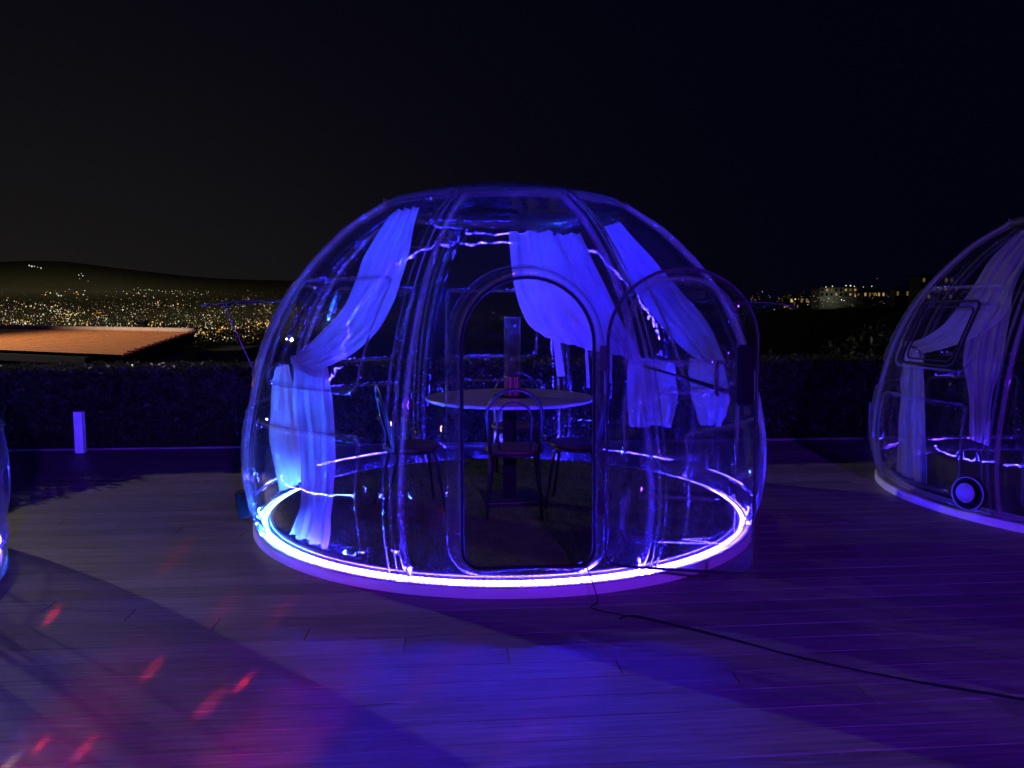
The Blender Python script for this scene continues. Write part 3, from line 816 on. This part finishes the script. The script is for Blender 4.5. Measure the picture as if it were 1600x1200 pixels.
def tie_band(center, phi, h, off, rx, rz, label):
    c = surf_pt(R(phi), s_at(h), -off); e = Vector((math.cos(R(phi)), math.sin(R(phi)), 0)); n_ = Vector((math.sin(R(phi)), -math.cos(R(phi)), 0))
    b = MB()
    for dz in (-.014, -.005, .004, .013):
        b.tube([c + e * rx * math.cos(t) + n_ * rz * math.sin(t) + Vector((0, 0, dz - .25 * rx * math.cos(t))) for t in np.linspace(0, 2 * math.pi, 28)[:-1]], .006, 6, True)
    o = b.build('curtain_tie', M_GAUZE, None, True, center); tag(o, label, 'curtain tie')
tie_band(CM, -44.5, 1.195, .085, .155, .05, 'white cloth band gathering the left curtain of the middle dome')
tie_band(CR, -97.5, 1.225, .085, .12, .05, 'white cloth band gathering the curtain under the right dome window')
# ------------------------------------------------------------------ table with lamp
FZ = .0855
table = empty('bistro_table', (CM.x + .04, 5.70, FZ), 0, 'round pale table on a black column inside the middle dome', 'table')
M_TOP = bsdf('pale_table_top', (.33, .31, .33), .35, var=.25, scale=5)
MB().lathe([(.001, .748), (.60, .748), (.622, .754), (.626, .764), (.622, .773), (.60, .776), (.001, .776)], 96).build('tabletop', M_TOP, table, True).modifiers.new('es', 'EDGE_SPLIT').split_angle = R(40)
bevel(MB().box((0, 0, .38), (.10, .10, .736)).build('column', M_BLACK, table), .006)
bevel(MB().box((0, 0, .012), (.44, .44, .022), R(8)).build('base_plate', M_DARKMETAL, table), .005)
MB().box((0, 0, .739), (.32, .32, .016), R(8)).build('top_bracket', M_BLACK, table)
tz = FZ + .7775
tray = MB().lathe([(.001, 0), (.125, 0), (.135, .006), (.137, .014), (.131, .014), (.123, .008), (.001, .008)], 48).build('round_tray', M_BLACK, None, True, (CM.x + .06, 5.68, tz)); tag(tray, 'black round tray on the table under the tube lamp', 'tray')
lamp = empty('tube_lamp', (CM.x + .06, 5.68, tz + .0085), 0, 'tall glass tube lamp with fluted base standing on the table', 'table lamp')
fl = MB(); n = 96; prof = [(.0, 0.0), (.058, 0.0), (.058, .004), (.058, .135), (.056, .14), (.0, .14)]
V = []; 
for i in range(n):
    a = 2 * math.pi * i / n; k = 1 + .045 * math.cos(a * 16)
    for r, z in prof: V.append((r * k * math.cos(a), r * k * math.sin(a), z))
fl.add(V, [(i * 6 + j, ((i + 1) % n) * 6 + j, ((i + 1) % n) * 6 + j + 1, i * 6 + j + 1) for i in range(n) for j in range(5)])
fl.build('fluted_base', bsdf('copper_base', (.42, .24, .2), .3, .8), lamp)
tb = MB()
V = []; n = 72; zz = [.1405, .30, .46, .575]
for i in range(n):
    a = 2 * math.pi * i / n; k = 1 + .02 * math.cos(a * 14)
    for z in zz: V.append((.060 * k * math.cos(a), .060 * k * math.sin(a), z))
tb.add(V, [(i * 4 + j, ((i + 1) % n) * 4 + j, ((i + 1) % n) * 4 + j + 1, i * 4 + j + 1) for i in range(n) for j in range(3)])
solid(tb.build('glass_tube', acrylic('tube_glass', (.78, .78, .82), .04, .02), lamp, True), .003)
MB().lathe([(.057, .572), (.063, .572), (.063, .580), (.057, .580)], 48, closed_prof=True).build('tube_rim', M_STEEL, lamp, True)

# ------------------------------------------------------------------ bentwood bistro chairs
def make_chair(label):
    t = empty('bistro_chair', (0, 0, 0), 0, label, 'chair', 'bistro chairs round the table')
    MB().lathe([(.001, .432), (.185, .432), (.203, .440), (.207, .452), (.203, .464), (.185, .468), (.15, .463), (.001, .460)], 40).build('seat', M_SEAT, t, True)
    MB().tube([(.178 * math.cos(R(a)), .178 * math.sin(R(a)), .424) for a in range(0, 360, 12)], .010, 6, True).build('seat_rim', M_DARKMETAL, t, True)
    for sx, sy in ((1, 1), (-1, 1)):      # front legs (facing +y), bent under the seat
        MB().tube([(sx * .06, sy * .07, .418), (sx * .115, sy * .115, .418), (sx * .14, sy * .14, .40), (sx * .15, sy * .152, .36), (sx * .19, sy * .20, .006)], .0115, 8).build('leg', M_DARKMETAL, t, True)
    for sx in (1, -1):
        MB().tube([(sx * .16, -.12, .44), (sx * .165, -.135, .36), (sx * .185, -.235, .006)], .0115, 8).build('leg', M_DARKMETAL, t, True)
    def hoop(w, h0, h1, lean, y0, r):
        P = [(-w * .93, y0, h0)]
        for k in range(1, 5): P.append((-w * (.93 + .10 * k / 5), y0 - lean * (k / 5) * (h1 - w - h0) / (h1 - h0), h0 + (h1 - w - h0) * k / 5))
        for k in range(21):
            a = math.pi - math.pi * k / 20; z = h1 - w + w * math.sin(a)
            P.append((w * 1.04 * math.cos(a), y0 - lean * (z - h0) / (h1 - h0), z))
        for k in range(4, -1, -1): P.append((w * (.93 + .10 * k / 5), y0 - lean * (k / 5) * (h1 - w - h0) / (h1 - h0), h0 + (h1 - w - h0) * k / 5))
        return MB().tube(P, r, 8)
    hoop(.178, .44, .885, .10, -.135, .0125).build('outer_hoop', M_DARKMETAL, t, True)
    hoop(.112, .45, .80, .075, -.150, .0085).build('inner_hoop', M_DARKMETAL, t, True)
    return t
def copy_tree(o, parent=None):
    c = o.copy(); COL.objects.link(c)
    if parent is not None: c.parent = parent
    for ch in o.children: copy_tree(ch, c)
    return c
ch0 = make_chair('nearest dark bistro chair with hoop back turned to the door opening')
spots = [((CM.x + .075, 5.30), 0, None), ((CM.x - .66, 5.42), R(-72), 'dark chair left of the table seen through the front left panel'),
         ((CM.x + .53, 5.52), R(78), 'dark chair right of the table beside the door frame'), ((CM.x + .09, 6.38), R(176), 'dark chair on the far side of the table, half hidden by the column')]
for i, ((x, y), rz, lab) in enumerate(spots):
    c = ch0 if i == 0 else copy_tree(ch0)
    c.location = (x, y, FZ + .001); c.rotation_euler = (0, 0, rz)
    if lab: c['label'] = lab
c = copy_tree(ch0); c.location = (CR.x - .25, CR.y - .2, FZ + .001); c.rotation_euler = (0, 0, R(-60)); c['label'] = 'dark chair inside the right dome at the edge of the photo'; c['group'] = 'bistro chairs round the table'

# ------------------------------------------------------------------ cables
pts = [rot @ Vector((.27, -1.72, .16)), rot @ Vector((.285, -1.79, .19)), rot @ Vector((.31, -1.84, .14)), rot @ Vector((.345, -1.88, .02))]
cable_pts = [tuple(CM + p) for p in pts] + [(.40, 3.74, .006), (.52, 3.66, .006), (.64, 3.60, .006), (.89, 3.44, .006), (1.236, 3.19, .006), (1.56, 3.00, .006), (1.98, 2.82, .006), (2.6, 2.52, .006)]
cb = MB().tube([tuple(p) for p in catmull(cable_pts, 90)], .003, 6).build('power_cable', M_BLACK, None, True); tag(cb, 'thin black cable leaving the door sill of the middle dome and crossing the deck', 'cable')
c2 = [(.52, 3.60, .009), (.60, 3.63, .010), (.75, 3.535, .010), (.95, 3.40, .010), (1.25, 3.165, .010), (1.60, 2.965, .010), (1.99, 2.79, .010), (2.6, 2.47, .010)]
cb2 = MB().tube([tuple(p) for p in catmull(c2, 80)], .0038, 6).build('extension_cord', M_BLACK, None, True); tag(cb2, 'thicker black cord lying on the deck towards the lower right corner', 'cable')

# ------------------------------------------------------------------ bollards by the hedge
def bollard(x, y, label):
    t = empty('bollard', (x, y, 0), YAW, label, 'bollard', 'pale bollards by the hedge')
    bevel(MB().box((0, 0, .225), (.085, .085, .446)).build('post', M_WHITE, t), .005)
    MB().box((0, 0, .006), (.16, .16, .010)).build('base_plate', M_DARKMETAL, t)
    MB().box((0, 0, .4545), (.089, .089, .012)).build('top_cap', M_DARKMETAL, t)
    MB().box((0, -.045, .36), (.06, .004, .09)).build('lens', bsdf('lens_' + str(round(x)), (.6, .6, .6), .4), t)
bollard(-4.55, 8.02, 'pale square bollard by the hedge at the left of the middle dome')
bollard(4.20, 8.86, 'pale square bollard by the hedge next to the right dome')

# ------------------------------------------------------------------ building with orange tiled roof beyond the hedge
M_TILE = bsdf('terracotta_tile', (.52, .175, .035), .75, var=.28, scale=3.0, bump=.3)
M_TILE2 = bsdf('terracotta_tile_ridge', (.6, .42, .28), .75, var=.25, scale=3.0)
M_WALL = bsdf('brown_render', (.10, .07, .055), .9, var=.2, scale=2)
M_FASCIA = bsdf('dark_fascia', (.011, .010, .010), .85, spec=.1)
def roof_building():
    A, B = Vector((-9.05, 22.0, .935)), Vector((-8.02, 15.9, .60))     # right rake: ridge end, eave end
    LD = Vector((-1.0, .62, 0)).normalized(); Lr = 16.0
    LE = Vector((-1.0, .55, 0)).normalized()
    root = empty('tiled_roof_building', (-12.0, 19.0, -5.0), 0, 'low house beyond the hedge with an orange lit tiled roof', 'building')
    def W_(p): return Vector(p) - root.location
    courses = 18; V = []; F = []; cols = 120
    for i in range(courses):
        for e in (0, 1):
            t = (i + e) / courses
            P0 = B.lerp(A, t); P1 = (B + LE * Lr).lerp(A + LD * Lr, t)
            for j in range(cols + 1):
                p = P0.lerp(P1, j / cols); w = .006 * (j % 2)
                V.append(W_(p + Vector((0, 0, (.007 if e == 0 else 0.0) + w + random.uniform(0, .004)))))
    st = cols + 1
    for i in range(courses * 2 - 1):
        for j in range(cols): F.append((i * st + j, i * st + j + 1, (i + 1) * st + j + 1, (i + 1) * st + j))
    rf = obj('roof', mesh('roof', V, F), M_TILE, root)
    rt = MB()                                                       # ridge tiles
    MBr = rt.tube([W_(A + LD * (Lr * k / 40) + Vector((0, 0, .03))) for k in range(41)], .085, 8); rt.build('ridge_tiles', M_TILE2, rf, True)
    for k in range(26):                                             # rake tile ends
        p = B.lerp(A, (k + .5) / 26)
        q = MB().box((0, 0, 0), (.10, .19, .04), R(10)); q.build('tile', M_TILE, rf, False, W_(p + Vector((.03, 0, .03 + .02 * (k % 2)))))
    # soffit, gable wall, dark barge board
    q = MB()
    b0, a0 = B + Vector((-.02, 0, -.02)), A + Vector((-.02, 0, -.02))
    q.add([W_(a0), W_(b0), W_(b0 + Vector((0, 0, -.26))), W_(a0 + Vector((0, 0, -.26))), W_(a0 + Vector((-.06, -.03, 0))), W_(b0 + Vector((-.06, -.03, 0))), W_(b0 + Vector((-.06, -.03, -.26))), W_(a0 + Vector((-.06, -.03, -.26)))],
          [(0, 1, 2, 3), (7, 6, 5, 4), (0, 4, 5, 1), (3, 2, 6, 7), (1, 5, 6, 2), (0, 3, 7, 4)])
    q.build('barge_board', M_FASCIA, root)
    w = MB(); a1, b1 = A + Vector((-.35, 0, -.2)), B + Vector((-.35, .25, -.2))
    zb = -5.0
    L1, L2 = B + LE * Lr + Vector((0, .3, -.2)), A + LD * Lr + Vector((0, 0, -.2))
    top = [a1, b1, L1, L2]; w.add([W_(p) for p in top] + [W_((p.x, p.y, zb)) for p in top], [(0, 1, 5, 4), (1, 2, 6, 5), (2, 3, 7, 6), (3, 0, 4, 7)])
    w.build('wall', M_WALL, root)
    d = LE; nrm = Vector((-d.y, d.x, 0)) * -1 if d.x < 0 and False else Vector((.48, -.88, 0))
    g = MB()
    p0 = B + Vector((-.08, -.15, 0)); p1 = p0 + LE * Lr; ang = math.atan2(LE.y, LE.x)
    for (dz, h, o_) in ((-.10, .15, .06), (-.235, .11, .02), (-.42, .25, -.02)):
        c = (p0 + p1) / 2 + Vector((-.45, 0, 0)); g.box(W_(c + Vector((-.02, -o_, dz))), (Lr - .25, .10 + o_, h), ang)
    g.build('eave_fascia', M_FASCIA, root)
    # annex to the right in the dark
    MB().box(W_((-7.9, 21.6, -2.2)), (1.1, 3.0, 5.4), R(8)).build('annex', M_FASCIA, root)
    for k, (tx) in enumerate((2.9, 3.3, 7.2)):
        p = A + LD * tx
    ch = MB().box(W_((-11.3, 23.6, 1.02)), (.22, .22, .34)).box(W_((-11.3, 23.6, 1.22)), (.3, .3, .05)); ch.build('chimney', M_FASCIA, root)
roof_building()

# ------------------------------------------------------------------ dark trees beyond the hedge
def tree_mesh(seed, n=7000):
    random.seed(seed)
    cl = [(random.gauss(0, .75), random.gauss(0, .75), random.uniform(1.6, 4.0), random.uniform(.45, .9)) for _ in range(16)]
    def smp():
        x, y, z, r = random.choice(cl); d = np.array([random.gauss(0, 1) for _ in range(3)]); d /= np.linalg.norm(d)
        return tuple(np.array([x, y, z]) + d * r * random.random() ** .4)
    v, f = leaves(n, smp, .075, 'crown')
    me = bpy.data.meshes.new('crown'); me.from_pydata(v.tolist(), [], f.tolist()); me.materials.append(M_TREELEAF)
    t = MB().tube([(0, 0, 0), (.05, 0, 1.0), (0, .05, 2.0), (.1, 0, 3.0)], [.14, .11, .08, .04], 8)
    for k in range(6): x, y, z, r = cl[k]; t.tube([(0, 0, 1.2 + .2 * k), (x * .6, y * .6, z - .3), (x, y, z)], [.06, .04, .02], 5)
    tm = mesh('trunk', t.v, t.f, True); tm.materials.append(M_BARK)
    return me, tm
tms = [tree_mesh(s) for s in (31, 32, 33)]
TR = [(-5.6, 17.5, .85, 'dark bushy tree behind the hedge just left of the middle dome'), (-7.4, 24, 1.1, 'dark tree right of the tiled roof beyond the hedge'),
      (-3.6, 19, .95, 'dark tree seen low through the left of the middle dome'), (3.2, 16.5, 1.1, 'dark tree beyond the hedge behind the open door leaf'),
      (6.2, 18.5, 1.25, 'broad dark tree beyond the hedge between the middle and right domes'), (8.6, 17.0, 1.1, 'dark tree beyond the hedge behind the right dome'),
      (4.6, 24.0, 1.5, 'taller dark tree farther down the slope between the domes'), (11.5, 22.0, 1.5, 'dark tree at the far right beyond the hedge')]
for i, (x, y, sc, lab) in enumerate(TR):
    az, rr = math.degrees(math.atan2(x, y)), math.hypot(x, y)
    t = empty('tree', (x, y, float(ground_z(az, rr)) - .15 - (1.3 if x > 2 else 0)), i * 1.3, lab, 'tree', 'dark trees on the slope beyond the hedge'); t.scale = (sc, sc, sc)
    obj('crown', tms[i % 3][0], None, t); obj('trunk', tms[i % 3][1], None, t)

# ------------------------------------------------------------------ houses on the dark hill at the right
M_PALE = bsdf('pale_render', (.5, .5, .46), .9, var=.2, scale=.3)
M_DARKWALL = bsdf('night_wall', (.16, .14, .12), .9, var=.2, scale=.3)
M_WINLIT = emit('lit_window', (1, .66, .25), .35, False); M_WINDIM = emit('dim_window', (1, .6, .22), .12, False)
def bearing(x, y, r):
    return Vector(((x - 800) / 1202 * r, r, 1.48 - (y - 489) / 1202 * r))
random.seed(5)
def house(x0, x1, ytop, ybot, r, label, wall, rows, cols, lit, roof=True):
    a, b = bearing(x0, ybot, r), bearing(x1, ytop, r); w, h = b.x - a.x, b.z - a.z; dep = w * .6
    root = empty('hill_house', ((a.x + b.x) / 2, r, a.z), 0, label, 'building', 'lit houses on the dark hill')
    MB().box((0, dep / 2, h / 2 - 2), (w, dep, h + 4)).build('wall', wall, root)
    if roof: MB().add([(-w * .54, -.2, h), (w * .54, -.2, h), (w * .54, dep + .2, h), (-w * .54, dep + .2, h), (-w * .3, dep / 2, h + w * .10), (w * .3, dep / 2, h + w * .10)], [(0, 1, 5, 4), (2, 3, 4, 5), (1, 2, 5), (3, 0, 4), (3, 2, 1, 0)]).build('roof', M_FASCIA, root)
    else: MB().box((0, dep / 2, h + .1), (w * 1.08, dep * 1.1, .2)).build('roof', M_FASCIA, root)
    for i in range(rows):
        for j in range(cols):
            x, z = -w / 2 + w * (j + .5) / cols, h * (i + .5) / rows
            f = MB().box((x, -.03, z), (w / cols * .5, .06, h / rows * .55)).build('window', M_FASCIA, root)
            MB().box((x, -.065, z), (w / cols * .42, .01, h / rows * .46)).build('pane', M_WINLIT if random.random() < lit else M_WINDIM if random.random() < .4 else M_FASCIA, f)
    return root
house(1278, 1336, 450, 464, 250, 'pale floodlit building on the hill between the two domes', M_PALE, 2, 8, .15, False)
house(1434, 1494, 432, 470, 150, 'flat roofed block with yellow windows behind the top of the right dome', M_DARKWALL, 3, 7, .28, False)
house(1345, 1380, 455, 466, 260, 'dim low house on the hill just right of the floodlit building', M_DARKWALL, 1, 5, .3)
house(1395, 1425, 452, 466, 240, 'small house on the hill left of the flat roofed block', M_DARKWALL, 1, 4, .45)
house(1222, 1262, 464, 476, 270, 'dim house on the hill nearest to the middle dome', M_DARKWALL, 1, 5, .4)
fl_ = bpy.data.lights.new('facade_light', 'POINT'); fl_.energy = 60; fl_.color = (.9, 1, .72); fl_.shadow_soft_size = .3
fo = bpy.data.objects.new('facade_light', fl_); COL.objects.link(fo); fo.location = bearing(1300, 462, 246)
def hill_lights():
    v = []; f = []; mi = []
    def add(x, y, r, s, c):
        p = bearing(x, y, r); s = s * r / 1202; k = len(v)
        v.extend([(p.x - s, p.y, p.z), (p.x + s, p.y, p.z), (p.x, p.y - s, p.z), (p.x, p.y + s, p.z), (p.x, p.y, p.z - s), (p.x, p.y, p.z + s)])
        for q in ((0, 2, 5), (2, 1, 5), (1, 3, 5), (3, 0, 5), (2, 0, 4), (1, 2, 4), (3, 1, 4), (0, 3, 4)): f.append(tuple(i + k for i in q)); mi.append(c)
    for x, y, s, c in ((1287, 449, 1.1, 0), (1297, 448, 1.1, 0), (1318, 447, 1.2, 0), (1325, 447, 1.5, 0), (1331, 448, 1.0, 0), (1345, 449, 1.0, 1), (1358, 448, 1.1, 0), (1366, 436, .9, 3),
                       (1312, 469, 1.2, 0), (1316, 470, .9, 0), (1333, 463, 1.2, 1), (1338, 460, .8, 2), (1292, 467, .8, 0), (1240, 468, 1.6, 1), (1236, 471, 1.2, 1), (1215, 467, .9, 2), (1224, 480, 1.2, 1), (1228, 479, .9, 1), (1208, 484, .7, 0), (1260, 472, .8, 1), (1440, 446, 1.4, 0), (1418, 457, 1, 1)):
        add(x, y, 245, s * .75, c)
    random.seed(9)
    for _ in range(170):
        x = random.triangular(1130, 1420, 1240); y = random.triangular(456, 492, 466); add(x, y, 245, abs(random.gauss(0, .22)) + .12, random.choice((0, 1, 1, 2)))
    me = mesh('hill_lights', v, f)
    for nm, c, s in (('hill_white', (.95, 1, .75), 1.6), ('hill_yellow', (1, .66, .22), 1.3), ('hill_sodium', (1, .4, .08), 1.0), ('hill_red', (1, .08, .06), 1.0)): me.materials.append(emit(nm, c, s, False))
    me.polygons.foreach_set('material_index', mi); me.update()
    tag(obj('hill_lights', me), 'scattered small lamps among the houses on the dark hill at the right', 'street lights', None, 'stuff')
hill_lights()

# ------------------------------------------------------------------ venue behind the camera: bulbs and a party light (seen only as reflections and spots on the boards), plus an added violet fill
M_BULB = emit('warm_bulb', (1, .58, .22), 60)
for i, (x, y, z) in enumerate(((-5.6, -.8, 2.3), (-3.2, -2.0, 2.4), (-.9, -2.6, 2.6), (1.6, -2.4, 2.4), (3.9, -1.4, 2.3), (6.4, -.2, 2.5))):
    t = empty('garden_lamp', (x, y, 0), 0, 'warm globe garden lamp on a post behind the viewpoint, ' + ('first', 'second', 'third', 'fourth', 'fifth', 'last')[i] + ' from the left', 'lamp', 'globe lamps behind the viewpoint')
    MB().tube([(0, 0, 0), (0, 0, z - .06)], .025, 8).build('post', M_DARKMETAL, t, True)
    MB().lathe([(.001, z - .045), (.026, z - .037), (.045, z), (.026, z + .037), (.001, z + .045)], 14).build('globe', M_BULB, t, True)
wash = empty('violet_fill', (2.2, -5.0, 0), 0, 'added violet fill light on an unseen stand behind the viewpoint', 'fill light')  # unseen fill light added to tint the deck violet
MB().tube([(0, 0, 0), (0, 0, 3.35)], .02, 8).build('stand', M_DARKMETAL, wash, True)
MB().box((0, -.08, 3.5), (.34, .2, .26)).build('housing', M_DARKMETAL, wash)
l = bpy.data.lights.new('violet_fill_beam', 'SPOT'); l.energy = WASH_W; l.color = (.15, .014, 1.0); l.spot_size = R(100); l.spot_blend = .6; l.shadow_soft_size = .15
o = bpy.data.objects.new('violet_fill_beam', l); COL.objects.link(o); o.parent = wash; o.location = (0, .06, 3.5)
o.rotation_euler = (Vector((0, 4.2, 0)) - Vector((2.2, -4.94, 3.5))).to_track_quat('-Z', 'Y').to_euler()
party = empty('party_light', (-1.25, .35, 0), 0, 'red disco light on a short stand beside the viewpoint', 'party light')
MB().tube([(0, 0, 0), (0, 0, .50)], .015, 8).build('stand', M_DARKMETAL, party, True)
MB().lathe([(.001, .50), (.05, .51), (.065, .55), (.05, .60), (.001, .61)], 20).build('housing', M_DARKMETAL, party, True)
PL = Vector((-1.25, .50, .60))
def beam(x, y, deg, watt, col=(1, .02, .05), blend=1.0, src=PL):
    l = bpy.data.lights.new('beam', 'SPOT'); l.energy = watt; l.color = col; l.spot_size = R(deg); l.spot_blend = blend; l.shadow_soft_size = .012
    o = bpy.data.objects.new('beam', l); COL.objects.link(o); o.parent = party; o.location = src - party.location
    o.rotation_euler = (Vector((x, y, 0)) - src).to_track_quat('-Z', 'Y').to_euler()
for x, y, deg, w in ((-1.50, 3.08, 1.3, 40), (-1.08, 2.97, .9, 130), (-2.26, 3.66, .8, 120), (-1.62, 2.52, .9, 50), (-1.46, 2.50, 1.3, 30), (-1.15, 2.80, 1.8, 22),
                     (-1.45, 3.75, 2.0, 12), (-1.15, 3.70, 1.6, 12), (-1.95, 2.55, 1.6, 30), (-2.05, 4.55, 1.8, 20)):
    beam(x, y, deg * 1.15, w * 30)
for x, y, deg, w in ((-.85, 2.45, 13, 26), (-1.55, 2.55, 12, 30), (-.30, 3.1, 4, 16), (.15, 2.75, 5, 10), (-1.1, 2.9, 18, 12)):
    beam(x, y, deg, w * 7)
for x, y, deg, w in ((-1.83, 2.56, .9, 24), (-1.66, 2.42, .8, 18)): beam(x, y, deg, w * 30, (1, .75, .5))  # warm spots added in place of the pale streaks thrown by the curved acrylic
